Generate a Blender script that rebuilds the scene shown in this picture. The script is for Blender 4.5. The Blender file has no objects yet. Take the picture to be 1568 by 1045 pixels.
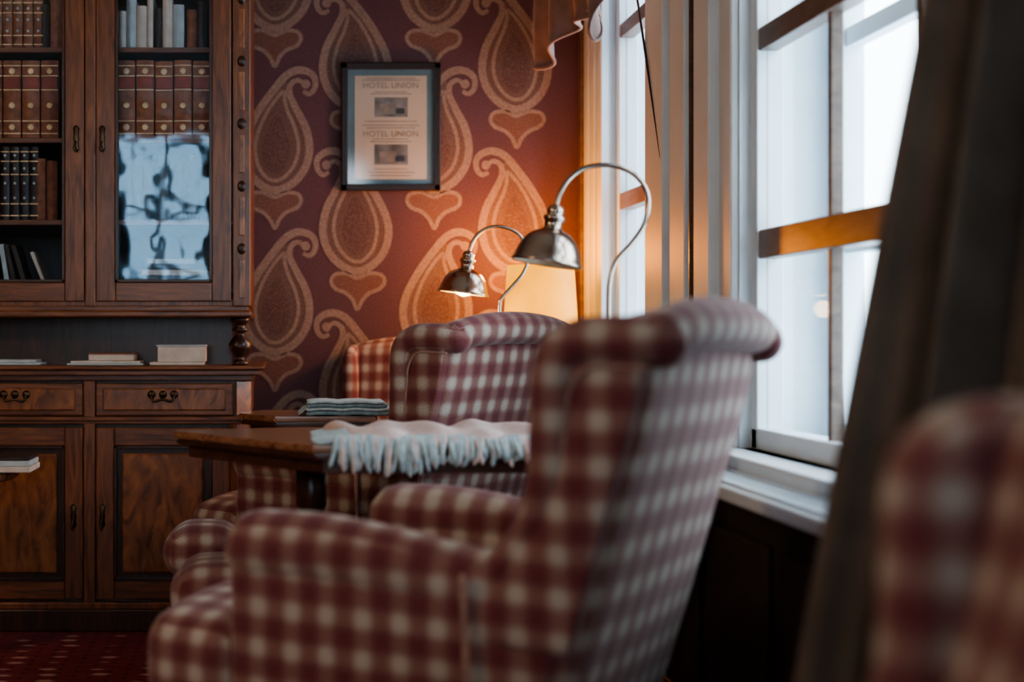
import bpy, bmesh, math, random
from mathutils import Vector, Matrix
random.seed(7)
F=2178.0; U0=430.0; V0=511.0; ZC=1.0     # measured on a 1568 px wide copy of the photo
def W(u,v,d): return Vector(((u-U0)*d/F, d, ZC-(v-V0)*d/F))

# ------------------------------------------------------------------ materials
def newmat(name):
    m=bpy.data.materials.new(name); m.use_nodes=True
    nt=m.node_tree; b=nt.nodes['Principled BSDF']; return m,nt,b
def L(nt,a,b): nt.links.new(a,b)
def ramp(nt,stops):
    r=nt.nodes.new('ShaderNodeValToRGB'); e=r.color_ramp.elements
    e[0].position=stops[0][0]; e[0].color=(*stops[0][1],1)
    e[1].position=stops[-1][0]; e[1].color=(*stops[-1][1],1)
    for p,c in stops[1:-1]:
        k=e.new(p); k.color=(*c,1)
    return r
def simple(name,col,rough=.6,metal=0,var=.25,scale=30,bump=0,sheen=0,coat=0):
    m,nt,b=newmat(name)
    t=nt.nodes.new('ShaderNodeTexCoord'); n=nt.nodes.new('ShaderNodeTexNoise'); n.inputs['Scale'].default_value=scale; n.inputs['Detail'].default_value=4
    L(nt,t.outputs['Object'],n.inputs['Vector'])
    c=Vector(col); r=ramp(nt,[(.3,tuple(c*(1-var))),(.7,tuple(min(1,x*(1+var)) for x in c))])
    L(nt,n.outputs['Fac'],r.inputs['Fac']); L(nt,r.outputs['Color'],b.inputs['Base Color'])
    b.inputs['Roughness'].default_value=rough; b.inputs['Metallic'].default_value=metal
    if sheen: b.inputs['Sheen Weight'].default_value=sheen
    if coat: b.inputs['Coat Weight'].default_value=coat
    if bump:
        bp=nt.nodes.new('ShaderNodeBump'); bp.inputs['Strength'].default_value=bump; bp.inputs['Distance'].default_value=.004
        L(nt,n.outputs['Fac'],bp.inputs['Height']); L(nt,bp.outputs['Normal'],b.inputs['Normal'])
    return m
def wood(name,dark,light,rough=.35,stretch=(14,14,1.6),scale=3.0,coat=.3,dist=1.5):
    m,nt,b=newmat(name)
    t=nt.nodes.new('ShaderNodeTexCoord'); mp=nt.nodes.new('ShaderNodeMapping'); mp.inputs['Scale'].default_value=stretch
    n=nt.nodes.new('ShaderNodeTexNoise'); n.inputs['Scale'].default_value=scale; n.inputs['Detail'].default_value=7; n.inputs['Distortion'].default_value=dist
    L(nt,t.outputs['Object'],mp.inputs['Vector']); L(nt,mp.outputs['Vector'],n.inputs['Vector'])
    mid=tuple((a+c)/2 for a,c in zip(dark,light))
    r=ramp(nt,[(.3,dark),(.5,mid),(.72,light)])
    L(nt,n.outputs['Fac'],r.inputs['Fac']); L(nt,r.outputs['Color'],b.inputs['Base Color'])
    b.inputs['Roughness'].default_value=rough; b.inputs['Coat Weight'].default_value=coat; b.inputs['Coat Roughness'].default_value=.25
    return m
def gingham(name,period,lo,mid,hi):
    m,nt,b=newmat(name)
    uv=nt.nodes.new('ShaderNodeUVMap'); uv.uv_map='UVMap'
    sx=nt.nodes.new('ShaderNodeSeparateXYZ')
    nz=nt.nodes.new('ShaderNodeTexNoise'); nz.inputs['Scale'].default_value=6
    L(nt,uv.outputs['UV'],nz.inputs['Vector'])
    add=nt.nodes.new('ShaderNodeVectorMath'); add.operation='MULTIPLY_ADD'
    add.inputs[1].default_value=(.012,.012,0); L(nt,nz.outputs['Color'],add.inputs[0]); L(nt,uv.outputs['UV'],add.inputs[2])
    L(nt,add.outputs[0],sx.inputs[0])
    outs=[]
    for k in (0,1):
        mu=nt.nodes.new('ShaderNodeMath'); mu.operation='MULTIPLY'; mu.inputs[1].default_value=2*math.pi/period
        L(nt,sx.outputs[k],mu.inputs[0])
        si=nt.nodes.new('ShaderNodeMath'); si.operation='SINE'; L(nt,mu.outputs[0],si.inputs[0])
        mr=nt.nodes.new('ShaderNodeMapRange'); mr.interpolation_type='SMOOTHSTEP'
        mr.inputs['From Min'].default_value=-.85; mr.inputs['From Max'].default_value=1.05
        L(nt,si.outputs[0],mr.inputs['Value']); outs.append(mr.outputs['Result'])
    ad=nt.nodes.new('ShaderNodeMath'); ad.operation='ADD'; L(nt,outs[0],ad.inputs[0]); L(nt,outs[1],ad.inputs[1])
    hf=nt.nodes.new('ShaderNodeMath'); hf.operation='MULTIPLY'; hf.inputs[1].default_value=.5; L(nt,ad.outputs[0],hf.inputs[0])
    r=ramp(nt,[(0,lo),(.5,mid),(1,hi)]); L(nt,hf.outputs[0],r.inputs['Fac'])
    wv=nt.nodes.new('ShaderNodeTexNoise'); wv.inputs['Scale'].default_value=260; wv.inputs['Detail'].default_value=2
    L(nt,uv.outputs['UV'],wv.inputs['Vector'])
    r2=ramp(nt,[(.3,(.75,.75,.75)),(.7,(1.15,1.15,1.15))]); L(nt,wv.outputs['Fac'],r2.inputs['Fac'])
    mx=nt.nodes.new('ShaderNodeMix'); mx.data_type='RGBA'; mx.blend_type='MULTIPLY'; mx.inputs[0].default_value=1
    L(nt,r.outputs['Color'],mx.inputs[6]); L(nt,r2.outputs['Color'],mx.inputs[7])
    L(nt,mx.outputs[2],b.inputs['Base Color'])
    b.inputs['Roughness'].default_value=.85; b.inputs['Sheen Weight'].default_value=.2
    bp=nt.nodes.new('ShaderNodeBump'); bp.inputs['Strength'].default_value=.25; bp.inputs['Distance'].default_value=.002
    L(nt,wv.outputs['Fac'],bp.inputs['Height']); L(nt,bp.outputs['Normal'],b.inputs['Normal'])
    return m
def glassmat(name,gloss=.12,rough=.02,tint=(1,1,1),wavy=0,scale=6,gcol=(1,1,1)):
    m=bpy.data.materials.new(name); m.use_nodes=True; nt=m.node_tree; nt.nodes.clear()
    o=nt.nodes.new('ShaderNodeOutputMaterial'); mx=nt.nodes.new('ShaderNodeMixShader'); mx.inputs[0].default_value=gloss
    tr=nt.nodes.new('ShaderNodeBsdfTransparent'); tr.inputs[0].default_value=(*tint,1)
    gl=nt.nodes.new('ShaderNodeBsdfGlossy'); gl.inputs['Roughness'].default_value=rough; gl.inputs['Color'].default_value=(*gcol,1)
    L(nt,tr.outputs[0],mx.inputs[1]); L(nt,gl.outputs[0],mx.inputs[2]); L(nt,mx.outputs[0],o.inputs[0])
    if wavy:
        t=nt.nodes.new('ShaderNodeTexCoord'); n=nt.nodes.new('ShaderNodeTexNoise'); n.inputs['Scale'].default_value=scale; n.inputs['Detail'].default_value=2
        bp=nt.nodes.new('ShaderNodeBump'); bp.inputs['Strength'].default_value=wavy; bp.inputs['Distance'].default_value=.01
        L(nt,t.outputs['Object'],n.inputs['Vector']); L(nt,n.outputs['Fac'],bp.inputs['Height']); L(nt,bp.outputs['Normal'],gl.inputs['Normal'])
    return m

M={}
M['wood']=wood('cabinet_walnut',(.080,.021,.008),(.28,.092,.030))
M['woodh']=wood('cabinet_walnut_h',(.080,.021,.008),(.28,.092,.030),stretch=(1.6,14,14))
M['burl']=wood('walnut_burl',(.10,.026,.008),(.42,.15,.045),stretch=(5,5,2.0),scale=3.5,dist=1.8,rough=.3)
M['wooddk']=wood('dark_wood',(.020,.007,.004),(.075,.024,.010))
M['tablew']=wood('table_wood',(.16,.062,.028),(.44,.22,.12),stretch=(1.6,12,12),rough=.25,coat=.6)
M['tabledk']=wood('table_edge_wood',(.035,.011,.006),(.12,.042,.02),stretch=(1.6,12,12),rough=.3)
M['plaid']=gingham('plaid_wool',.071,(.165,.036,.042),(.265,.130,.112),(.50,.44,.375))
M['piping']=simple('piping_cord',(.42,.27,.22),.8)
M['brass']=simple('aged_brass',(.10,.07,.045),.4,1)
M['metal']=simple('brushed_steel',(.50,.41,.34),.2,1,var=.08)
M['white']=simple('white_window_paint',(.72,.82,.88),.5,var=.03,scale=8)
M['muntin']=wood('muntin_brown',(.12,.08,.06),(.22,.155,.12),stretch=(4,2,8),coat=.1)
M['book']=simple('brown_leather',(.28,.095,.046),.5,var=.35,scale=40)
M['bookdk']=simple('dark_leather',(.035,.02,.018),.5,var=.35,scale=40)
M['gold']=simple('gilt',(.76,.52,.30),.4,.2)
M['paper']=simple('pale_paper',(.66,.56,.48),.8,var=.1)
M['papercool']=simple('cool_paper',(.48,.52,.53),.8,var=.1)
M['red']=simple('red_label',(.30,.05,.025),.5)
M['blanket']=simple('white_wool',(.76,.62,.59),.95,var=.10,scale=60,bump=.6)
M['fringe']=simple('fringe_wool',(.48,.60,.64),.95,var=.2,scale=60)
M['teal']=simple('blue_grey_wool',(.22,.32,.36),.95,var=.3,scale=60,bump=.6)
M['curtain']=simple('brown_curtain',(.12,.095,.075),.85,var=.25,scale=9,sheen=.2)
M['valance']=simple('valance_velvet',(.26,.15,.12),.8,var=.3,scale=14,sheen=.5)
M['plaster']=simple('ceiling_plaster',(.50,.46,.40),.9,var=.05)
M['pwall']=simple('painted_wall',(.20,.15,.12),.9,var=.15)
M['panel']=simple('dark_panel',(.035,.024,.018),.6,var=.3,scale=6)
M['mat']=simple('teal_mat',(.095,.19,.24),.8,var=.08)
M['frame']=simple('black_frame',(.022,.014,.012),.35)
M['poster']=simple('aged_paper',(.50,.45,.36),.8,var=.05,scale=8)
M['ink']=simple('ink',(.22,.20,.17),.8)
M['photo']=simple('halftone_photo',(.16,.165,.16),.7,var=.5,scale=22)
M['grille']=simple('grille_metal',(.035,.05,.06),.4,.3)
M['ground']=simple('snow_ground',(.70,.8,.87),.9,var=.05,scale=1)
M['glass']=glassmat('window_glass',.03)
M['cabglass']=glassmat('wavy_cabinet_glass',.040,.03,(.94,.97,.99),wavy=.26,scale=5,gcol=(.55,.80,1))
M['picglass']=glassmat('picture_glass',.05,.08)

def speckle(name,a,b_,scale=420,rough=.75,lo=.42,hi=.6):
    m,nt,b=newmat(name)
    t=nt.nodes.new('ShaderNodeTexCoord'); n=nt.nodes.new('ShaderNodeTexNoise'); n.inputs['Scale'].default_value=scale; n.inputs['Detail'].default_value=1.5
    L(nt,t.outputs['Object'],n.inputs['Vector']); r=ramp(nt,[(lo,a),(hi,b_)]); L(nt,n.outputs['Fac'],r.inputs['Fac'])
    L(nt,r.outputs['Color'],b.inputs['Base Color']); b.inputs['Roughness'].default_value=rough; return m
M['wp']=speckle('wallpaper_maroon',(.100,.047,.058),(.138,.068,.080),180)
M['wpband']=speckle('wallpaper_tan',(.23,.16,.13),(.34,.255,.21),260)
M['wpfill']=speckle('wallpaper_inner',(.13,.076,.066),(.19,.12,.096),170)
M['wpdrop']=speckle('wallpaper_drop',(.115,.062,.058),(.19,.12,.096),130,lo=.45,hi=.7)
M['wpheart']=speckle('wallpaper_heart',(.16,.078,.064),(.21,.112,.085),150)
def carpet():
    m,nt,b=newmat('red_carpet')
    t=nt.nodes.new('ShaderNodeTexCoord')
    mp=nt.nodes.new('ShaderNodeMapping'); mp.inputs['Scale'].default_value=(.55,1,1); L(nt,t.outputs['Object'],mp.inputs['Vector'])
    br=nt.nodes.new('ShaderNodeTexBrick'); br.inputs['Scale'].default_value=9; br.inputs['Mortar Size'].default_value=.035
    br.inputs['Color1'].default_value=(.17,.018,.025,1); br.inputs['Color2'].default_value=(.21,.028,.032,1); br.inputs['Mortar'].default_value=(.10,.012,.016,1)
    L(nt,mp.outputs['Vector'],br.inputs['Vector'])
    v=nt.nodes.new('ShaderNodeTexVoronoi'); v.inputs['Scale'].default_value=13; v.inputs['Randomness'].default_value=.25; L(nt,mp.outputs['Vector'],v.inputs['Vector'])
    r=ramp(nt,[(.12,(1,1,1)),(.24,(0,0,0))]); L(nt,v.outputs['Distance'],r.inputs['Fac'])
    mx=nt.nodes.new('ShaderNodeMix'); mx.data_type='RGBA'; L(nt,r.outputs['Color'],mx.inputs[0]); L(nt,br.outputs['Color'],mx.inputs[6]); mx.inputs[7].default_value=(.48,.26,.23,1)
    L(nt,mx.outputs[2],b.inputs['Base Color']); b.inputs['Roughness'].default_value=.95; return m
M['carpet']=carpet()
def emis(name,col,st,base=(.8,.5,.2),lo=.5,hi=1.5):
    m,nt,b=newmat(name); b.inputs['Base Color'].default_value=(*base,1); b.inputs['Emission Color'].default_value=(*col,1); b.inputs['Emission Strength'].default_value=st
    n=nt.nodes.new('ShaderNodeTexNoise'); n.inputs['Scale'].default_value=5; mr=nt.nodes.new('ShaderNodeMapRange'); mr.inputs['To Min'].default_value=st*lo; mr.inputs['To Max'].default_value=st*hi
    t=nt.nodes.new('ShaderNodeTexCoord'); L(nt,t.outputs['Object'],n.inputs['Vector'])
    L(nt,n.outputs['Fac'],mr.inputs['Value']); L(nt,mr.outputs['Result'],b.inputs['Emission Strength'])
    return m
M['shade']=emis('lit_lampshade',(1,.40,.004),2.1,(.25,.08,.005))
M['bulb']=emis('warm_bulb',(1,.62,.25),16)
M['opal']=emis('fill_lamp_opal',(1,.78,.52),4)  # glowing globe of the added fill lamp
M['inshade']=simple('shade_inner_white',(.8,.68,.5),.5)

# ------------------------------------------------------------------ mesh builder
class B:
    def __init__(s): s.v=[];s.f=[];s.m=[];s.sm=[];s.mats=[]
    def mi(s,k):
        if k not in s.mats: s.mats.append(k)
        return s.mats.index(k)
    def add(s,verts,faces,k,smooth=True,X=None):
        o=len(s.v); i=s.mi(k)
        for p in verts:
            p=Vector(p); s.v.append(tuple(X@p if X else p))
        for f in faces: s.f.append(tuple(o+j for j in f)); s.m.append(i); s.sm.append(smooth)
    def box(s,x0,x1,y0,y1,z0,z1,k,bev=0,X=None):
        x0,x1=min(x0,x1),max(x0,x1); y0,y1=min(y0,y1),max(y0,y1); z0,z1=min(z0,z1),max(z0,z1)
        bm=bmesh.new(); bmesh.ops.create_cube(bm,size=1)
        for v in bm.verts: v.co=Vector(((x0+x1)/2+v.co.x*(x1-x0),(y0+y1)/2+v.co.y*(y1-y0),(z0+z1)/2+v.co.z*(z1-z0)))
        if bev>0:
            bev=min(bev,.45*min(x1-x0,y1-y0,z1-z0))
            bmesh.ops.bevel(bm,geom=bm.edges[:],offset=bev,segments=2,affect='EDGES',profile=.5)
        s.frombm(bm,k,False,X)
    def frombm(s,bm,k,smooth,X=None):
        bm.verts.ensure_lookup_table(); bm.verts.index_update()
        s.add([v.co.copy() for v in bm.verts],[[v.index for v in f.verts] for f in bm.faces],k,smooth,X); bm.free()
    def prism(s,pts,z0,z1,k,bev=0,X=None):
        bm=bmesh.new(); lo=[bm.verts.new((p[0],p[1],z0)) for p in pts]; hi=[bm.verts.new((p[0],p[1],z1)) for p in pts]
        n=len(pts); bm.faces.new(lo[::-1]); bm.faces.new(hi)
        for i in range(n): bm.faces.new((lo[i],lo[(i+1)%n],hi[(i+1)%n],hi[i]))
        bmesh.ops.recalc_face_normals(bm,faces=bm.faces[:])
        if bev: bmesh.ops.bevel(bm,geom=bm.edges[:],offset=bev,segments=2,affect='EDGES')
        s.frombm(bm,k,False,X)
    def lathe(s,prof,k,c=(0,0,0),seg=24,X=None,smooth=True,caps=(1,1)):
        vs=[];fs=[]
        for r,z in prof:
            for i in range(seg):
                a=2*math.pi*i/seg; vs.append((c[0]+r*math.cos(a),c[1]+r*math.sin(a),c[2]+z))
        for j in range(len(prof)-1):
            for i in range(seg):
                i2=(i+1)%seg; fs.append((j*seg+i,j*seg+i2,(j+1)*seg+i2,(j+1)*seg+i))
        if caps[0]: fs.append(tuple(range(seg))[::-1])
        if caps[1]: fs.append(tuple(range((len(prof)-1)*seg,len(prof)*seg)))
        s.add(vs,fs,k,smooth,X)
    def tube(s,pts,r,k,seg=10,caps=True,X=None,flat=1.0):
        pts=[Vector(p) for p in pts]; n=len(pts); rs=r if isinstance(r,(list,tuple)) else [r]*n
        vs=[];fs=[]; tans=[]
        for i in range(n):
            t=(pts[min(i+1,n-1)]-pts[max(i-1,0)]); t=t.normalized() if t.length>1e-9 else Vector((0,0,1)); tans.append(t)
        seq=[(pts[i],rs[i],tans[i]) for i in range(n)]
        if caps:
            a=[];b=[]
            for q in (80,55,28):
                q=math.radians(q)
                a.append((pts[0]-tans[0]*rs[0]*math.sin(q),rs[0]*math.cos(q),tans[0]))
                b.append((pts[-1]+tans[-1]*rs[-1]*math.sin(q),rs[-1]*math.cos(q),tans[-1]))
            seq=a+seq+b[::-1]
        ref=Vector((0,0,1)) if abs(tans[0].z)<.9 else Vector((1,0,0))
        for p,rr,t in seq:
            a=ref-t*ref.dot(t); a.normalize(); ref=a; b=t.cross(a)
            for i in range(seg):
                q=2*math.pi*i/seg; vs.append(p+(a*math.cos(q)+b*math.sin(q)*flat)*rr)
        m=len(seq)
        for j in range(m-1):
            for i in range(seg):
                i2=(i+1)%seg; fs.append((j*seg+i,j*seg+i2,(j+1)*seg+i2,(j+1)*seg+i))
        fs.append(tuple(range(seg))[::-1]); fs.append(tuple(range((m-1)*seg,m*seg)))
        s.add(vs,fs,k,True,X)
    def soft(s,c,h,r,k,bulge=(0,0,0),warp=None,n=18,X=None):
        bm=bmesh.new(); bmesh.ops.create_cube(bm,size=2); bmesh.ops.subdivide_edges(bm,edges=bm.edges[:],cuts=n,use_grid_fill=True)
        h=Vector(h)
        for v in bm.verts:
            p=v.co.copy(); q=Vector((p[i]*h[i] for i in range(3)))
            for i in range(3):
                q[i]=math.copysign(1-(1-abs(p[i]))**1.5 if abs(p[i])<1 else 1,p[i])*h[i]
            cl=Vector((max(-(h[i]-r),min(h[i]-r,q[i])) for i in range(3)))
            d=q-cl
            if d.length>1e-9: q=cl+d.normalized()*r
            u=[max(0,1-(q[i]/h[i])**2) for i in range(3)]
            q.x+=math.copysign(bulge[0]*u[1]*u[2]*abs(q.x)/h.x,q.x); q.y+=math.copysign(bulge[1]*u[0]*u[2]*abs(q.y)/h.y,q.y); q.z+=math.copysign(bulge[2]*u[0]*u[1]*abs(q.z)/h.z,q.z)
            q+=Vector(c)
            if warp: q=Vector(warp(q))
            v.co=q
        s.frombm(bm,k,True,X)
    def grid(s,fn,nu,nv,k,smooth=True):
        vs=[fn(i/nu,j/nv) for j in range(nv+1) for i in range(nu+1)]
        fs=[(j*(nu+1)+i,j*(nu+1)+i+1,(j+1)*(nu+1)+i+1,(j+1)*(nu+1)+i) for j in range(nv) for i in range(nu)]
        s.add(vs,fs,k,smooth)
    def ribbon(s,pts,w,y,k,closed=False):
        n=len(pts); vs=[];fs=[]
        for i in range(n):
            a=pts[(i-1)%n] if closed else pts[max(i-1,0)]; b=pts[(i+1)%n] if closed else pts[min(i+1,n-1)]
            t=Vector((b[0]-a[0],b[1]-a[1])); t=t.normalized() if t.length>0 else Vector((1,0)); nn=Vector((-t.y,t.x))
            ww=w[i] if isinstance(w,list) else w
            vs.append((pts[i][0]+nn.x*ww/2,y,pts[i][1]+nn.y*ww/2)); vs.append((pts[i][0]-nn.x*ww/2,y,pts[i][1]-nn.y*ww/2))
        for i in range(n if closed else n-1):
            j=(i+1)%n; fs.append((2*i,2*i+1,2*j+1,2*j))
        s.add(vs,fs,k,False)
    def mesh(s,name,uv=False):
        me=bpy.data.meshes.new(name); me.from_pydata(s.v,[],s.f)
        for k in s.mats: me.materials.append(M[k])
        me.polygons.foreach_set('material_index',s.m); me.polygons.foreach_set('use_smooth',s.sm)
        me.update()
        if uv:
            ul=me.uv_layers.new(name='UVMap')
            for p in me.polygons:
                n=p.normal; ax=max(range(3),key=lambda i:abs(n[i])*(1.0,1.05,1.15)[i])
                for li in p.loop_indices:
                    co=me.vertices[me.loops[li].vertex_index].co
                    ul.data[li].uv=((co.y,co.z),(co.x,co.z),(co.x,co.y))[ax]
        return me
    def obj(s,name,loc=(0,0,0),rot=0,scale=1,uv=False,parent=None,me=None):
        me=me or s.mesh(name,uv); o=bpy.data.objects.new(name,me); bpy.context.scene.collection.objects.link(o)
        o.location=loc; o.rotation_euler=(0,0,rot); o.scale=(scale,)*3 if not isinstance(scale,tuple) else scale
        if parent: o.parent=parent
        return o
def spline(pts,n=8,closed=False):
    P=[Vector(p) for p in pts]; out=[]; m=len(P)
    for i in range(m if closed else m-1):
        g=(lambda k:P[k%m]) if closed else (lambda k:P[max(0,min(m-1,k))])
        a,b,c,d=g(i-1),g(i),g(i+1),g(i+2)
        for j in range(n):
            t=j/n; out.append(.5*((2*b)+(c-a)*t+(2*a-5*b+4*c-d)*t*t+(3*b-a-3*c+d)*t**3))
    if not closed: out.append(P[-1])
    return out

# ------------------------------------------------------------------ room shell
WY=5.5; WX=1.2; LX=-3.6; RY=-3.0; H=3.0
b=B(); b.box(LX-.1,WX+.3,WY,WY+.12,0,H,'wp'); wall_back=b.obj('wall_back')
b=B(); b.box(LX-.12,WX+.3,RY-.12,WY+.12,-.1,0,'carpet'); b.obj('floor')
b=B(); b.box(LX-.12,WX+.3,RY-.12,WY+.12,H,H+.1,'plaster'); b.obj('ceiling')
b=B(); b.box(LX-.12,LX,RY,WY,0,H,'pwall'); b.obj('wall_left')
def wall_with_holes(b,axis,p0,p1,a0,a1,holes,k):
    holes=sorted(holes); cur=a0
    def bx(s0,s1,z0,z1):
        if axis=='y': b.box(p0,p1,s0,s1,z0,z1,k)
        else: b.box(s0,s1,p0,p1,z0,z1,k)
    for h0,h1,z0,z1 in holes:
        bx(cur,h0,0,H); bx(h0,h1,0,z0); bx(h0,h1,z1,H); cur=h1
    bx(cur,a1,0,H)
b=B(); rear_holes=[(-1.50,-.62,.8,2.8),(.0,.9,.8,2.75)]
wall_with_holes(b,'x',RY-.12,RY,LX,WX+.3,rear_holes,'pwall'); b.obj('wall_rear')
b=B(); win_holes=[(-1.9,-.7,.72,2.6),(2.42,3.72,.70,2.6),(4.50,5.22,.70,2.6)]
wall_with_holes(b,'y',WX,WX+.14,RY,WY,win_holes,'white'); b.obj('wall_right')

# windows -----------------------------------------------------------
def window(name,axis,plane,a0,a1,z0,z1,mull,bars,out=1,bark='muntin'):
    b=B()
    def bx(s0,s1,p0,p1,za,zb,k,bev=.004):
        if axis=='y': b.box(plane+out*p0,plane+out*p1,s0,s1,za,zb,k,bev)
        else: b.box(s0,s1,plane+out*p0,plane+out*p1,za,zb,k,bev)
    fw=.045
    bx(a0-.03,a0+fw,.03,.10,z0,z1,'white'); bx(a1-fw,a1+.03,.03,.10,z0,z1,'white')
    bx(a0,a1,.03,.10,z0,z0+.055,'white'); bx(a0,a1,.03,.10,z1-fw,z1,'white')
    for m_ in mull: bx(m_-.010,m_+.010,.045,.075,z0+.05,z1-.04,'muntin',.003)
    for (zb,hh) in bars: bx(a0+fw,a1-fw,.035,.085,zb-hh/2,zb+hh/2,bark,.003)
    bx(a0+fw,a1-fw,.055,.060,z0+.05,z1-.04,'glass',0)
    q0,q1=.24,.30
    bx(a0-.1,a0+.07,q0,q1,z0,z1,'white'); bx(a1-.07,a1+.1,q0,q1,z0,z1,'white')
    mid=(a0+a1)/2
    bx(mid-.05,mid+.05,q0,q1,z0,z1,'white')
    bx(a0,a1,q0,q1,z0-.05,z0+.07,'white'); bx(a0,a1,q0,q1,z1-.07,z1+.05,'white')
    for (zb,hh) in bars: bx(a0,a1,q0+.01,q1-.01,zb-.025,zb+.025,'white')
    bx(a0-.12,a0-.03,.10,.30,z0-.05,z1+.05,'white'); bx(a1+.03,a1+.12,.10,.30,z0-.05,z1+.05,'white')
    bx(a0-.1,a1+.1,.10,.34,z0-.06,z0-.005,'white'); bx(a0-.1,a1+.1,.10,.30,z1+.005,z1+.06,'white')
    return b.obj(name)
window('window_1','y',WX,4.50,5.22,.70,2.6,[],[(1.48,.06),(2.1,.05)])
window('window_2','y',WX,2.42,3.72,.70,2.6,[2.78,3.23],[(1.23,.075),(1.76,.06),(2.2,.05)])
window('window_3','y',WX,-1.9,-.7,.72,2.6,[-1.3],[(1.23,.075),(1.76,.06)])
for i,(a,c,z0,z1) in enumerate(rear_holes):
    window('window_%d'%(4+i),'x',RY,a,c,z0,z1,[(a+c)/2],[(1.45,.05),(2.1,.05)],out=-1,bark='white')
b=B()
for y0,y1,t,k in [(3.725,3.84,.018,'white'),(3.86,4.02,.036,'white'),(4.035,4.043,.040,'muntin'),(4.06,4.23,.046,'white'),(4.25,4.47,.058,'white')]:
    b.prism([(WX,y0),(WX-t,y0+.012),(WX-t,y1-.006),(WX,y1)],.70,2.75,k,.003)
b.obj('trim_1')
b=B()
for y0,y1,t in [(5.20,5.27,.03),(5.29,5.36,.035),(5.38,5.45,.04)]:
    b.box(WX-t,WX,y0,y1,.70,2.75,'white',.006)
b.box(WX-.05,WX,5.455,5.5,.70,2.75,'muntin',.004)
b.obj('trim_2')
b=B()
b.box(.985,WX+.03,1.45,WY,.625,.66,'white',.008)
b.box(1.11,WX+.04,1.45,WY,.66,.70,'white',.006)
b.box(1.005,1.10,2.35,3.75,.66,.6625,'grille')
for i in range(39):
    y=2.36+i*.036; b.box(1.012,1.093,y,y+.008,.6625,.665,'white')
b.box(1.003,1.010,2.35,3.75,.66,.668,'white'); b.box(1.095,1.102,2.35,3.75,.66,.668,'white')
b.obj('window_sill')
b=B(); b.box(1.04,WX,RY,WY,0,.622,'panel')
for i in range(8):
    y=1.5+i*.5; b.box(1.02,1.04,y,y+.42,.12,.55,'panel',.01)
b.box(1.015,1.04,1.45,WY,0,.09,'wooddk',.005)
b.obj('trim_3')
b=B(); b.box(-.05,1.04,WY-.02,WY,0,.12,'wooddk',.004); b.obj('baseboard_back')
b=B(); b.tube([Vector((1.135,4.535,2.08)),Vector((1.145,4.285,1.53))],.0038,'wooddk',8); b.obj('window_stay_rod')
b=B(); b.box(-30,30,-30,30,-1.6,-1.5,'ground'); b.obj('ground_outside')

# wallpaper motifs ----------------------------------------------------
S=WY/F
outer=[(504,264),(494,268),(486,259),(486,244),(497,234),(514,232),(531,241),(549,262),(570,291),(588,324),(595,352),(590,381),(573,404),(547,416),(520,405),(501,382),(494,352),(500,320),(514,292),(524,270),(523,254),(512,247),(503,252)]
inner=[(533,264),(550,282),(567,312),(577,346),(573,377),(560,396),(547,401),(532,395),(517,376),(511,350),(516,322),(527,296),(532,278)]
drop=[(543,300),(560,328),(567,356),(560,380),(547,391),(533,382),(524,356),(530,326)]
heart=[(547,426),(530,419),(513,421),(507,431),(513,442),(529,449),(540,460),(547,474),(555,460),(566,449),(582,442),(589,431),(583,421),(565,419)]
pb=B()
def motif(cx,cy,mir):
    def tr(pts,closed,n=6):
        q=spline([((x-545)*(-1 if mir else 1),-(y-350)) for x,y in pts],n,closed)
        return [((cx-U0)*S+p.x*S, ZC-(cy-V0)*S+p.y*S) for p in q]
    def fill(pts,y,k):
        pb.add([(p[0],y,p[1]) for p in pts],[tuple(range(len(pts)))],k,False)
    y=WY-.0006
    body=[(523,262),(531,248),(549,262),(570,291),(588,324),(595,352),(590,381),(573,404),(547,416),(520,405),(501,382),(494,352),(500,320),(514,292)]
    fill(tr(body,True),y,'wpfill'); fill(tr(heart,True),y,'wpheart')
    fill(tr(drop,True),y-.0006,'wpdrop')
    pts=tr(outer,False); n=len(pts)
    pb.ribbon(pts,[S*(6+6*min(1,min(i,n-1-i)/(n*.22))) for i in range(n)],y-.0012,'wpband')
    pb.ribbon(tr(inner,True),S*5.5,y-.0012,'wpband',True)
    pb.ribbon(tr(heart,True),S*6,y-.0012,'wpband',True)
    c=[(500+7*math.cos(a*math.pi/5),253+7*math.sin(a*math.pi/5)) for a in range(10)]
    fill(tr(c,True),y-.0009,'wpband')
for ci in range(-13,5):
    cx=545+122*ci; mir=(ci%2!=0)
    for ri in range(-3,5):
        cy=350+248*ri-(124 if mir else 0)
        x=(cx-U0)*S; z=ZC-(cy-V0)*S
        if x<1.03 and x>LX+.2 and .35<z<H-.32: motif(cx,cy,mir)
pb.obj('wallpaper_motifs',parent=wall_back)

# ------------------------------------------------------------------ cabinet
CD=4.78; s=CD/F
def cx(u): return (u-U0)*s
def cz(v): return ZC-(v-V0)*s
C0=cx(137); 
def mx_(u): return C0+(C0-cx(u))
b=B()
yb=WY-.01
def sym(u0,u1,y0,y1,v0,v1,k,bev=.003):
    b.box(cx(u0),cx(u1),y0,y1,cz(v1),cz(v0),k,bev); b.box(mx_(u1),mx_(u0),y0,y1,cz(v1),cz(v0),k,bev)
xr=cx(370); xl=mx_(370)
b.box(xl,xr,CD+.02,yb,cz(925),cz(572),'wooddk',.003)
b.box(mx_(392),cx(392),CD-.02,yb,0,cz(932),'wooddk',.006)
b.box(mx_(388),cx(388),CD-.01,yb,cz(934),cz(922),'wood',.006)
b.box(mx_(405),cx(405),CD-.05,yb,cz(567),cz(560),'woodh',.006)
b.box(mx_(398),cx(398),CD-.035,yb,cz(575),cz(566),'woodh',.004)
b.box(mx_(388),cx(388),CD-.01,yb,cz(583),cz(574),'woodh',.003)
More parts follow.
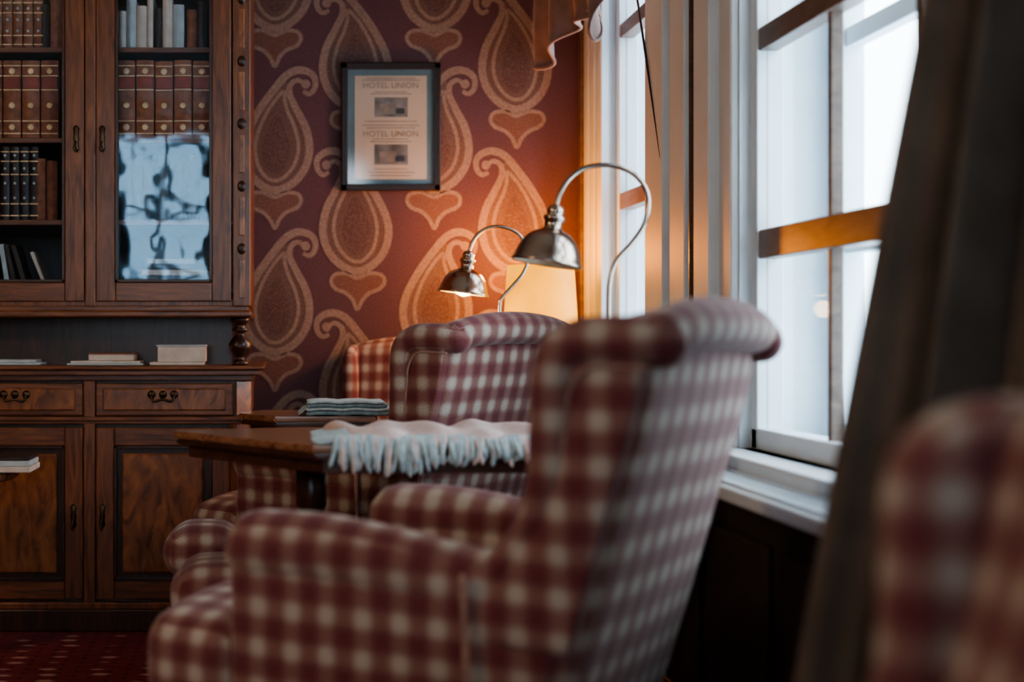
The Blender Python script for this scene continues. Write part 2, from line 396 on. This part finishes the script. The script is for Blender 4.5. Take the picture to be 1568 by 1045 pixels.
b.box(mx_(372),cx(372),CD-.005,CD+.03,cz(650),cz(640),'woodh',.004)
b.box(mx_(385),cx(385),CD-.015,CD+.03,cz(645),cz(638),'woodh',.004)
for sg in (1,-1):
    def px(u): return C0+sg*(cx(u)-C0)
    b.prism([(px(360),CD),(px(362),CD-.005),(px(384),CD+.045),(px(384),CD+.5),(px(360),CD+.5)][::sg],cz(636),cz(585),'burl',.002)
    b.prism([(px(352),CD),(px(362),CD-.005),(px(380),CD+.045),(px(380),CD+.5),(px(352),CD+.5)][::sg],cz(922),cz(650),'wood',.002)
sym(128,146,CD,CD+.03,585,925,'wood')
b.box(cx(128),cx(146),CD-.004,CD+.03,cz(925),cz(583),'wood',.003)
sym(147,357,CD-.008,CD+.03,587,637,'woodh',.005)
sym(158,346,CD-.014,CD+.02,595,629,'burl',.005)
def door(u0,u1,v0,v1,fr,y,panel=True):
    sym(u0,u0+fr,y,y+.025,v0,v1,'wood',.004); sym(u1-fr,u1,y,y+.025,v0,v1,'wood',.004)
    sym(u0+fr,u1-fr,y,y+.025,v0,v0+fr,'woodh',.004); sym(u0+fr,u1-fr,y,y+.025,v1-fr,v1,'woodh',.004)
    e=4
    sym(u0+fr,u0+fr+e,y-.004,y+.02,v0+fr,v1-fr,'wooddk',.001); sym(u1-fr-e,u1-fr,y-.004,y+.02,v0+fr,v1-fr,'wooddk',.001)
    sym(u0+fr,u1-fr,y-.004,y+.02,v0+fr,v0+fr+e,'wooddk',.001); sym(u0+fr,u1-fr,y-.004,y+.02,v1-fr-e,v1-fr,'wooddk',.001)
    if panel:
        sym(u0+fr+e,u1-fr-e,y+.014,y+.03,v0+fr+e,v1-fr-e,'wooddk',0)
        sym(u0+fr+12,u1-fr-12,y+.003,y+.03,v0+fr+12,v1-fr-12,'burl',.006)
door(147,352,655,918,28,CD-.005)
b.box(mx_(352),cx(352),CD+.22,CD+.24,cz(560),cz(482),'wooddk')
prof=[(12,0),(13,4),(10,7),(6,10),(9,15),(16,24),(17,32),(13,40),(7,46),(6,50),(12,53),(12,56),(7,59),(10,64),(14,68),(14,74)]
for sg in (1,-1):
    b.lathe([(r*s*1.05,z*s) for r,z in prof],'wooddk',(C0+sg*(cx(367)-C0),CD+.06,cz(560)),20)
ZT=2.45; vt=V0-(ZT-ZC)/s
UY=CD+.02
b.box(mx_(385),cx(385),UY-.02,yb,cz(486),cz(476),'woodh',.006)
b.box(mx_(380),cx(380),UY-.005,yb,cz(477),cz(468),'woodh',.004)
b.box(cx(368),cx(383),UY,yb,cz(470),ZT,'wood',.004); b.box(mx_(383),mx_(368),UY,yb,cz(470),ZT,'wood',.004)
sym(356,384,UY-.012,UY+.02,vt,470,'wood',.005)
for i in range(9):
    v=455-i*96
    if cz(v-60)>ZT-.08: break
    for sg in (1,-1):
        xx=C0+sg*(cx(370)-C0)
        # low carved oval and bead between long fluted strips
        b.box(xx-.010,xx+.010,UY-.0145,UY,cz(v+2),cz(v-58),'burl',.003)
        X=Matrix.Translation((xx,UY-.010,cz(v-74)))@Matrix.Scale(.8,4,(1,0,0))@Matrix.Rotation(math.radians(90),4,'X')
        b.lathe([(.020,-.002),(.020,.001),(.014,.006),(.006,.008)],'wooddk',(0,0,0),18,X)
b.box(mx_(384),cx(384),UY-.01,yb,ZT,ZT+.05,'woodh',.006); b.box(mx_(400),cx(400),UY-.05,yb,ZT+.05,ZT+.10,'woodh',.01); b.box(mx_(392),cx(392),UY-.03,yb,ZT+.1,ZT+.13,'woodh',.01)
b.box(cx(129),cx(146),UY-.012,UY+.03,cz(470),ZT,'wood',.005)
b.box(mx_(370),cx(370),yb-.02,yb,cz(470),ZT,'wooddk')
door(146,354,vt+6,462,30,UY-.008,False)
b.box(mx_(370),cx(370),UY,UY+.05,cz(476),cz(458),'wood',.003)
for v in (440,335,208,68,-70): b.box(mx_(368),cx(368),UY+.03,yb-.01,cz(v+8),cz(v),'woodh',.002)
b.box(cx(136),cx(139),UY+.03,yb-.02,cz(470),ZT,'wooddk')
def pull(u,v,y,h=30):
    b.lathe([(.004,-h*s*.5),(.011,-h*s*.4),(.007,-h*s*.15),(.010,0),(.007,h*s*.15),(.011,h*s*.4),(.004,h*s*.5)],'brass',(cx(u),y,cz(v)),12,None)
    b.tube([(cx(u),y-.012,cz(v+6)),(cx(u)-.004,y-.02,cz(v+14)),(cx(u),y-.02,cz(v+20))],.004,'brass',8)
for u in (116,156): pull(u,212,UY-.013,40)
for u in (113,157): pull(u,790,CD-.008,36)
for u in (250,2*137-250):
    x=cx(u); z=cz(606)
    for dx in (-.038,0,.038):
        b.lathe([(.012,-.004),(.014,0),(.010,.004),(.001,.006)],'brass',(0,0,0),12,Matrix.Translation((x+dx,CD-.015,z+.004))@Matrix.Rotation(math.radians(90),4,'X'))
    b.tube(spline([(x-.038,CD-.022,z),(x-.03,CD-.03,z-.018),(x,CD-.034,z-.012),(x+.03,CD-.03,z-.018),(x+.038,CD-.022,z)],5),.004,'brass',8)
cab=b.obj('bookcase_cabinet')
b=B()
for sg in (1,-1):
    a,c=sorted((C0+sg*(cx(176)-C0),C0+sg*(cx(324)-C0)))
    b.box(a,c,UY+.006,UY+.009,cz(434),ZT-.07,'cabglass')
b.obj('glass_panes',parent=cab)

# books ---------------------------------------------------------------
b=B(); BYF=UY+.05
def book(u0,u1,vtop,vbot,k,deco=0,y=BYF):
    x0,x1=cx(u0)+.001,cx(u1)-.001; z0,z1=cz(vbot)+.0005,cz(vtop)
    n=7; pts=[(x0+(x1-x0)*i/n, y-math.sin(math.pi*i/n)*.007) for i in range(n+1)]+[(x1,y+.15),(x0,y+.15)]
    b.prism(pts,z0,z1,k)
    if deco:
        h=z1-z0
        for t in (.06,.22,.62,.80,.93):
            b.box(x0,x1,y-.009,y,z0+h*t-.0018,z0+h*t+.0018,'gold')
        if deco==1:
            b.box(x0+.004,x1-.004,y-.0085,y,z0+h*.64,z0+h*.78,'red')
            for t in (.86,.42,.14):
                b.lathe([(.012,0),(.009,.001)],'gold',(0,0,0),10,Matrix.Translation(((x0+x1)/2,y-.0078,z0+h*t))@Matrix.Rotation(math.radians(90),4,'X'))
        if deco==2:
            for t in (.3,.5,.7,.88): b.lathe([(.005,0),(.004,.001)],'papercool',(0,0,0),8,Matrix.Translation(((x0+x1)/2,y-.0078,z0+h*t))@Matrix.Rotation(math.radians(90),4,'X'))
u=176
while u<318: book(u,u+28,87+random.uniform(-1,2),208,'book',1); u+=29.3
u=-60
while u<85: book(u,u+28,87,208,'book',1); u+=29.3
for u0,u1,t,k in [(178,190,10,'paper'),(190,206,-8,'papercool'),(206,222,2,'paper'),(222,232,-15,'paper'),(234,246,5,'bookdk'),(246,262,-12,'paper'),(262,280,0,'papercool'),(284,300,8,'book'),(300,316,-5,'bookdk')]: book(u0,u1,t,68,k)
u=-50
while u<50: book(u,u+15,-20,68,'book',2 if random.random()<.6 else 0); u+=16
book(55,72,0,68,'bookdk'); book(72,92,-10,68,'book')
u=-50
while u<42: book(u,u+14,221,335,'bookdk',2); u+=15
for u0 in (48,66): book(u0,u0+17,240+random.uniform(-4,4),335,'book')
for u0 in (182,198,214,240,262,286): book(u0,u0+15,228+random.uniform(-6,14),335,random.choice(['bookdk','book','bookdk']))
for i,u0 in enumerate((2,14,30)): 
    X=Matrix.Translation((cx(u0),0,cz(440)))@Matrix.Rotation(math.radians(-9-4*i),4,'Y')
    b.box(0,.016,BYF,BYF+.15,0,.15,('papercool','bookdk','bookdk')[i],.002,X)
X=Matrix.Translation((cx(62),0,cz(440)))@Matrix.Rotation(math.radians(-22),4,'Y'); b.box(0,.012,BYF,BYF+.15,0,.13,'paper',.002,X)
z=cz(440)+.0005
for (a,c,h,k) in [(212,322,.022,'book'),(216,320,.02,'bookdk'),(214,316,.018,'paper'),(220,318,.02,'bookdk'),(222,300,.016,'papercool')]:
    b.box(cx(a),cx(c),BYF,BYF+.16,z,z+h,k,.002); z+=h+.0005
b.obj('books_on_shelves',parent=cab)
b=B(); ct=cz(560)+.0008
b.box(cx(101),cx(218),CD+.02,CD+.17,ct,ct+.006,'papercool',.001); b.box(cx(106),cx(213),CD+.03,CD+.17,ct+.0062,ct+.014,'paper',.002,); b.box(cx(133),cx(203),CD+.04,CD+.15,ct+.0145,ct+.036,'paper',.003)
b.box(cx(133),cx(205),CD+.038,CD+.15,ct+.036,ct+.040,'book',.001)
b.obj('paper_stack')
b=B(); b.box(cx(228),cx(310),CD+.02,CD+.17,ct,ct+.010,'paper',.002); b.box(cx(240),cx(313),CD+.03,CD+.15,ct+.0102,ct+.062,'paper',.003); b.box(cx(238),cx(314),CD+.028,CD+.152,ct+.062,ct+.068,'papercool',.002)
b.obj('thick_book')
b=B(); b.box(cx(-40),cx(60),CD+.03,CD+.16,ct,ct+.008,'papercool',.002); b.box(cx(-30),cx(52),CD+.04,CD+.15,ct+.0082,ct+.018,'papercool',.002,); b.obj('magazine_pile')
b=B(); b.lathe([(.02,0),(.15,.012),(.16,.03),(.05,.06),(.03,.12),(.045,.3),(.025,.45),(.05,.54),(.22,.565),(.235,.575),(.235,.59),(.225,.595)],'tablew',(-1.02,4.25,0),32); b.obj('pedestal_table')
b=B(); b.box(-1.08,-.728,4.13,4.30,.5955,.612,'paper',.002); b.box(-1.08,-.732,4.14,4.30,.6125,.628,'papercool',.002); b.box(-1.08,-.735,4.15,4.30,.6285,.638,'bookdk',.002); b.obj('book_pile')

# ------------------------------------------------------------------ picture
P0=W(522,97,WY); P1=W(674,293,WY); y=WY-.002
b=B(); t=.026
b.box(P0.x,P1.x,y-.022,y,P0.z-t,P0.z,'frame',.004); b.box(P0.x,P1.x,y-.022,y,P1.z,P1.z+t,'frame',.004)
b.box(P0.x,P0.x+t,y-.022,y,P1.z,P0.z,'frame',.004); b.box(P1.x-t,P1.x,y-.022,y,P1.z,P0.z,'frame',.004)
b.box(P0.x+.01,P1.x-.01,y-.008,y,P1.z+.01,P0.z-.01,'mat')
A0=W(543,117,WY); A1=W(653,275,WY); b.box(A0.x,A1.x,y-.010,y-.006,A1.z,A0.z,'poster')
for (u0,v0,u1,v1) in [(573,150,624,180),(573,222,624,253)]:
    a=W(u0,v0,WY); c=W(u1,v1,WY); b.box(a.x,c.x,y-.0108,y-.009,c.z,a.z,'photo')
    mz=(a.z+c.z)/2; b.box(a.x+.02,c.x-.045,y-.0112,y-.0105,c.z+.012,mz+.012,'ink'); b.box(c.x-.05,c.x-.012,y-.0112,y-.0105,c.z+.012,mz-.004,'frame')
for v,w_ in [(120,60),(123,70),(141,40),(144,50),(186,64),(192,70),(196,60),(213,44),(217,50),(259,40),(264,60),(269,50)]:
    a=W(598-w_/1.6,v,WY); c=W(598+w_/1.6,v+1.3,WY); b.box(a.x,c.x,y-.0104,y-.009,c.z,a.z,'ink')
pic=b.obj('framed_picture')
b=B(); b.box(P0.x+.02,P1.x-.02,y-.0155,y-.0145,P1.z+.02,P0.z-.02,'picglass'); b.obj('glass',parent=pic)
for v in (136,210):
    cu=bpy.data.curves.new('lettering','FONT'); cu.body='HOTEL UNION'; cu.size=.032; cu.align_x='CENTER'; cu.extrude=.0003; cu.materials.append(M['ink'])
    o=bpy.data.objects.new('lettering',cu); bpy.context.scene.collection.objects.link(o)
    p=W(598,v,WY); o.location=(p.x,y-.0110,p.z); o.rotation_euler=(math.radians(90),0,0); o.parent=pic

# ------------------------------------------------------------------ armchair (wing chair)
def ybk(z):
    pts=[(.0,-.19),(.31,-.245),(.5,-.30),(.7,-.355),(.85,-.40),(1.0,-.432),(1.2,-.50)]
    for (a,ya),(c,yc) in zip(pts,pts[1:]):
        if z<=c: return ya+(yc-ya)*(z-a)/(c-a)
    return pts[-1][1]
def chair_mesh():
    b=B(); K='plaid'
    def wb(q):
        x,y_,z=q; t=(z-.14)/(1.02-.14)
        x*= .88+.12*t
        z2=z+ (.025*(1-(x/.32)**2) if z>.6 else 0)*max(0,(z-.6)/.42)
        return (x, ybk(z)+.055+y_, z2)
    b.soft((0,0,.58),(.318,.055,.44),.045,K,(0,.015,0),wb,n=20)
    pts=[(x, ybk(1.0)+.012-.01*math.cos(x*4), .995+.022*(1-(x/.31)**2)) for x in [(-.285+.57*i/24) for i in range(25)]]
    b.tube(pts,[.046-.010*abs(-1+2*i/24)**3 for i in range(25)],K,20)
    b.soft((0,.03,.215),(.27,.24,.085),.03,K,(0,.01,0))
    def wseat(q):
        x,y_,z=q
        if z>.38: z+=.02*max(0,1-(x/.28)**2)
        if y_>.2: y_-=.030*(x/.3)**2
        return (x,y_,z-.03*max(0,(.1-y_)))
    b.soft((0,.10,.385),(.205,.32,.085),.055,K,(0,.01,.01),wseat)
    b.soft((0,.495,.375),(.325,.115,.095),.065,K,(0,.02,.005),wseat,n=18)
    b.soft((0,.46,.215),(.31,.09,.085),.04,K,(0,.01,0),wseat)
    for sg in (1,-1):
        X=Matrix.Scale(sg,4,(1,0,0)) 
        def ztop(y_): return .675-.055*max(0,min(1,(.36-y_)/.62))
        def wa(q):
            x,y_,z=q
            t=(y_-(-.36))/.72
            yr=ybk(z)+.03
            y2=yr+(.365-yr)*max(0,min(1,t))+(y_-(-.36+.72*max(0,min(1,t))))
            zz=.12+(z-.12)*(ztop(y2)-.05-.12)/(.60-.12)
            return (x-.045*(1-t)*(1-.5*(z-.12)/.5), y2, zz)
        b.soft((.268,0,.36),(.062,.36,.24),.03,K,(.006,0,0),wa,n=22,X=X)
        pts=spline([(.268,.325,.605),(.270,.2,.610),(.264,.05,.598),(.252,-.10,.578),(.240,-.21,.585)],8)
        b.tube(pts,[.072-.014*i/(len(pts)-1) for i in range(len(pts))],K,22,X=X)
        fr=[(.52,-.10),(.60,-.155),(.68,-.205),(.76,-.235),(.86,-.245),(.94,-.25),(1.0,-.285)]
        def yf(z):
            for (a,ya),(c,yc) in zip(fr,fr[1:]):
                if z<=c: return ya+(yc-ya)*max(0,(z-a))/(c-a)
            return fr[-1][1]
        def ww(q):
            x,y_,z=q; t=(y_+.5)
            r=ybk(z)+.01; f_=yf(z)-.015
            return (x+.012*max(0,z-.6)*2, r+(f_-r)*t, z)
        b.soft((.285,0,.745),(.028,.5,.265),.024,K,(.01,0,0),ww,n=18,X=X)
        path=spline([(.275,-.15,.60),(.283,-.205,.665),(.292,-.245,.75),(.298,-.258,.85),(.302,-.262,.93),(.303,-.275,.966),(.303,-.310,.986),(.302,-.36,.989),(.297,-.405,.987),(.285,-.430,.985)],7)
        n_=len(path); b.tube(path,[.030+.010*min(1,i/(n_*.3)) for i in range(n_)],K,18,X=X)
        xo=.334
        b.tube([(xo-.008,-.11,.60),(xo-.006,-.115,.5),(xo-.014,-.12,.3),(xo-.023,-.12,.13)],.0055,'piping',8,X=X)
        b.tube(spline([(.309,-.185,.62),(.318,-.262,.72),(.326,-.288,.85),(.329,-.297,.91),(.329,-.33,.947),(.327,-.42,.947)],6),.0028,'piping',8,X=X)
        b.lathe([(.012,0),(.018,.01),(.024,.05),(.018,.07),(.028,.10),(.028,.14)],'wooddk',(.26,.36,0),14,X=X)
        b.lathe([(.014,0),(.018,.02),(.024,.08),(.026,.14)],'wooddk',(.22,-.17,0),12,X=X)
    return b.mesh('wing_chair',True)
CH=chair_mesh()
def chair(loc,fx,fy,scale=1):
    o=bpy.data.objects.new('wing_armchair',CH); bpy.context.scene.collection.objects.link(o)
    o.location=(loc[0],loc[1],0); o.rotation_euler=(0,0,math.atan2(-fx,fy)); o.scale=scale if isinstance(scale,tuple) else (scale,)*3
    return o
chair((.386,2.668),-.835,.55)
chair((.346,4.362),-.75,.66)
chair((.42,5.09),-.25,-.97,(.72,.74,.93))
chair((.31,.98),-1,.05,.92)
def pouf(x,y_,w,d,h):
    b=B(); b.soft((0,0,h-.07),(w/2,d/2,.07),.06,'plaid',(.015,.015,.012),None,n=14); b.soft((0,0,(h-.14)/2+.05),(w/2-.012,d/2-.012,(h-.14)/2-.03),.03,'plaid',n=8)
    for sx in (1,-1):
        for sy in (1,-1): b.lathe([(.012,0),(.02,.03),(.02,.08)],'wooddk',(sx*(w/2-.05),sy*(d/2-.05),0),10)
    b.obj('footstool',loc=(x,y_,0),uv=True)
pouf(-.13,3.50,.25,.32,.44)
pouf(-.215,4.02,.20,.26,.46)

# ------------------------------------------------------------------ tables
def table(name,poly,legs,z=.75):
    b=B(); c=Vector((sum(p[0] for p in poly)/len(poly),sum(p[1] for p in poly)/len(poly)))
    def sc(d_): 
        out=[]
        for p in poly:
            v=Vector(p)-c; out.append(tuple(c+v*(1-d_/v.length)))
        return out
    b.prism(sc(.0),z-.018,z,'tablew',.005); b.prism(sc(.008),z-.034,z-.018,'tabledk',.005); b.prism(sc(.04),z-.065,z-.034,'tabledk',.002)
    for (x,y_) in legs:
        b.lathe([(.022,0),(.028,.03),(.02,.06),(.032,.12),(.036,.3),(.028,.42),(.02,.47),(.035,.49),(.035,.52),(.024,.54),(.038,.58),(.038,z-.03)],'wooddk',(x,y_,0),18)
    return b.obj(name)
table('side_table',[(.07,3.17),(.62,3.17),(1.0,3.40),(1.0,3.66),(.66,3.80),(.04,3.80),(-.275,3.68),(-.275,3.64)],[(.075,3.50),(.86,3.56)])
table('side_table',[(-.02,4.27),(.29,4.27),(.31,4.62),(-.06,4.66),(-.134,4.52),(-.134,4.46)],[(.12,4.47)])
b=B(); b.lathe([(.02,0),(.15,.012),(.15,.03),(.03,.06),(.022,.3),(.03,.6),(.16,.672),(.19,.68),(.19,.70)],'wooddk',(.86,5.10,0),28); b.obj('lamp_table')

def blanket():
    b=B(); z0=.752
    def top(u,v):
        x=.13+.52*u; y_=3.155+.42*v
        x+= .03*math.sin(v*5)*(1-u)
        z=z0+.026*(min(1,min(u,1-u)*14)**.5)+.006*math.sin(x*31+y_*12)+.005*math.sin(x*57)
        if v<.04: z-=.022*(1-v/.04)
        if v>.96: z-=.02*((v-.96)/.04)
        return (x,y_,z)
    b.grid(top,60,36,'blanket')
    b.box(.15,.63,3.18,3.56,z0-.001,z0+.012,'blanket',.004)
    for i in range(90):
        x=.125+.525*i/89; L_=random.uniform(.028,.052)*(1.35 if i<36 else .9); j=random.uniform(-.013,.013)
        b.tube(spline([(x,3.175,z0+.018),(x+j*.3,3.156,z0+.008),(x+j,3.150-random.uniform(0,.010),z0-L_*.5),(x+1.6*j+random.uniform(-.006,.006),3.153-random.uniform(0,.008),z0-L_)],3),[.006]*3+[.0065]*3+[.0055]*3+[.002],random.choice(['fringe','fringe','fringe','blanket']),7)
    for i in range(40):
        y_=3.17+.38*i/39; j=random.uniform(-.01,.01)
        b.tube([(.15,y_,z0+.018),(.125,y_+j,z0+.010),(.09-random.uniform(0,.02),y_+2*j,z0+.004)],[.005,.005,.002],'fringe',6)
    b.obj('fringed_throw')
blanket()
b=B(); z0=.751
for i,(k,h) in enumerate([('teal',.014),('fringe',.010),('teal',.012),('fringe',.008)]):
    b.soft((.21-.004*i,4.40,z0+h/2),(.135-.006*i,.10,h/2),h*.45,k,n=8,warp=lambda q:(q[0],q[1],q[2]+.002*math.sin(q[0]*60))); z0+=h
for i in range(50):
    y_=4.31+.18*i/49; b.tube([(.09,y_,.775),(.07,y_,.768),(.055,y_+random.uniform(-.004,.004),.754)],[.003,.003,.0015],'fringe',5)
b.obj('folded_throw')

# ------------------------------------------------------------------ lamps
def swan(name,d,pts,shw,basez,tilt,lit):
    b=B(); P=[W(u,v,d) for u,v in pts]
    base=Vector((P[0].x,d,basez)); path=spline([base+Vector((0,0,.02)),Vector((P[0].x,d,(basez+P[0].z)/2))]+P,6)
    b.tube(path,.0062,'metal',12)
    b.lathe([(.07,0),(.072,.006),(.06,.014),(.02,.022),(.012,.05)],'metal',(base.x,base.y,basez),28)
    e=P[-1]; R=shw/2
    X=Matrix.Translation(e)@Matrix.Rotation(tilt,4,'Y')
    k=R/.0875
    b.lathe([(.007*k,.004),(.016*k,0),(.021*k,-.008*k),(.021*k,-.018*k),(.018*k,-.022*k),(.027*k,-.026*k),(.027*k,-.034*k),(.022*k,-.040*k),(.022*k,-.055*k),(.03*k,-.062*k),(.045*k,-.068*k),(.060*k,-.080*k),(.072*k,-.098*k),(.080*k,-.120*k),(.085*k,-.138*k),(.0885*k,-.141*k),(.0885*k,-.147*k),(.084*k,-.147*k)],'metal',(0,0,0),40,X,caps=(1,0))
    b.lathe([(.0835*k,-.145*k),(.079*k,-.120*k),(.070*k,-.098*k),(.058*k,-.082*k),(.03*k,-.068*k)],'inshade',(0,0,0),40,X,caps=(0,1))
    if lit: b.lathe([(.008,-.069*k),(.016,-.078*k),(.030*k,-.100*k),(.034*k,-.125*k),(.026*k,-.148*k),(.004,-.156*k)],'bulb',(0,0,0),20,X)
    o=b.obj(name)
    if lit:
        l=bpy.data.lights.new('lamp_bulb','POINT'); l.energy=lit; l.color=(1,.62,.28); l.shadow_soft_size=.03
        lo=bpy.data.objects.new('lamp_bulb_light',l); bpy.context.scene.collection.objects.link(lo); lo.location=X@Vector((0,0,-.20*k)); lo.parent=o
    return o
swan('desk_lamp',3.50,[(932,475),(934,430),(945,398),(968,372),(986,345),(993,315),(989,290),(972,268),(948,256),(920,253),(892,259),(870,276),(857,298),(852,316)],.172,.75,math.radians(10),0)
swan('desk_lamp',4.95,[(765,472),(770,455),(785,438),(800,420),(808,400),(806,378),(795,360),(778,350),(758,347),(738,354),(725,368),(718,386)],.176,.70,math.radians(8),1.0)
b=B(); lx,ly=.935,5.12
b.lathe([(.055,0),(.058,.01),(.03,.03),(.018,.05),(.035,.10),(.04,.14),(.02,.19),(.01,.22),(.01,.34)],'metal',(lx,ly,.70),24)
prof=[(.135,.985),(.118,1.245)]
seg=48; vs=[];fs=[]
for r,z in prof:
    for i in range(seg):
        a=2*math.pi*i/seg; rr=r*(1+.008*math.cos(a*24)); vs.append((lx+rr*math.cos(a),ly+rr*math.sin(a),z))
for i in range(seg): i2=(i+1)%seg; fs.append((i,i2,seg+i2,seg+i))
b.add(vs,fs,'shade'); b.lathe([(.02,0),(.03,.03),(.03,.06),(.01,.09)],'bulb',(lx,ly,1.04),16)
tl=b.obj('table_lamp')
for (x_,y_,z_,e_) in ((.86,5.20,1.27,19.0),(lx,ly,.96,2.0)):
    l=bpy.data.lights.new('table_lamp_light','POINT'); l.energy=e_; l.color=(1,.29,.012); l.shadow_soft_size=.05
    lo=bpy.data.objects.new('table_lamp_light',l); bpy.context.scene.collection.objects.link(lo); lo.location=(x_,y_,z_); lo.parent=tl
b=B(); qx,qy=-2.5,1.6  # unseen hanging lamp, added as warm fill for the interior
b.lathe([(.06,2.998),(.06,2.975),(.012,2.965),(.010,2.70),(.03,2.69),(.05,2.67)],'brass',(qx,qy,0),20)
b.lathe([(.05,2.67),(.13,2.64),(.17,2.58),(.15,2.52),(.09,2.48),(.01,2.47)],'opal',(qx,qy,0),32)
cl=b.obj('added_fill_lamp')
l=bpy.data.lights.new('added_fill_light','POINT'); l.energy=68; l.color=(1,.72,.48); l.shadow_soft_size=.2
lo=bpy.data.objects.new('added_fill_light',l); bpy.context.scene.collection.objects.link(lo); lo.location=(qx,qy,2.2); lo.parent=cl

# ------------------------------------------------------------------ draperies
b=B()
def cur(u,v):
    z=.02+2.7*v
    e=.615+.19*max(0,z-.1); e=min(e,1.05)
    x0,y0=e,1.93; x1,y1=1.16,1.42
    x=x0+(x1-x0)*u; y_=y0+(y1-y0)*u
    a=.035*math.sin(u*34+.6*math.sin(z*1.7))*min(1,u*8+.1)+.018*math.sin(u*61+1)*min(1,u*8+.1)
    n=Vector((y1-y0,-(x1-x0))).normalized()
    return (x+n.x*a, y_+n.y*a, z)
b.grid(cur,120,40,'curtain'); co_=b.obj('window_curtain')
sol=co_.modifiers.new('t','SOLIDIFY'); sol.thickness=.006
b=B()
def val(u,v):
    y_=5.44-1.6*u
    g=lambda c,w_:math.exp(-((y_-c)/w_)**2)
    bot=2.08-.11*g(5.20,.14)-.14*g(4.60,.07)+.12*g(4.2,.25)-.15*g(3.9,.08)
    z=2.86+(bot-2.86)*v
    x=1.06-.10*g(5.2,.22)*v-.05*g(4.6,.1)*v+.022*math.sin(u*58+4*v)*(.3+v)-.05*math.sin(math.pi*v)
    return (x,y_,z)
b.grid(val,200,36,'valance'); b.box(1.05,1.19,3.8,5.45,2.80,2.88,'valance',.01)
b.tube([val(i/200,1.0) for i in range(201)],.006,'valance',8)
b.obj('valance_drape')

# ------------------------------------------------------------------ light
w=bpy.data.worlds.new('sky'); bpy.context.scene.world=w; w.use_nodes=True
bg=w.node_tree.nodes['Background']
tc=w.node_tree.nodes.new('ShaderNodeTexCoord'); sp=w.node_tree.nodes.new('ShaderNodeSeparateXYZ'); rp=ramp(w.node_tree,[(.0,(.62,.77,.88)),(.6,(.80,.91,1.0))])
L(w.node_tree,tc.outputs['Generated'],sp.inputs[0]); L(w.node_tree,sp.outputs['Z'],rp.inputs['Fac']); L(w.node_tree,rp.outputs['Color'],bg.inputs['Color'])
bg.inputs['Strength'].default_value=8.8
def portal(loc,rot,sx,sy):
    l=bpy.data.lights.new('window_portal','AREA'); l.shape='RECTANGLE'; l.size=sx; l.size_y=sy; l.cycles.is_portal=True
    o=bpy.data.objects.new('window_portal',l); bpy.context.scene.collection.objects.link(o); o.location=loc; o.rotation_euler=rot
for h0,h1,z0,z1 in win_holes: portal((WX+.36,(h0+h1)/2,(z0+z1)/2),(0,math.radians(90),0),z1-z0+.1,h1-h0+.2)
for h0,h1,z0,z1 in rear_holes: portal(((h0+h1)/2,RY-.36,(z0+z1)/2),(math.radians(-90),0,0),h1-h0+.2,z1-z0+.1)
bpy.context.scene.view_settings.look='AgX - Medium High Contrast'

# ------------------------------------------------------------------ camera
cd=bpy.data.cameras.new('camera'); co=bpy.data.objects.new('camera',cd); bpy.context.scene.collection.objects.link(co)
co.location=(0,0,ZC); co.rotation_euler=(math.radians(90),0,0)
cd.sensor_width=36; cd.lens=50; cd.shift_x=(784-U0)/1568; cd.shift_y=-(522.5-V0)/1568; cd.clip_start=.05
cd.dof.use_dof=True; cd.dof.focus_distance=4.4; cd.dof.aperture_fstop=1.5
bpy.context.scene.camera=co
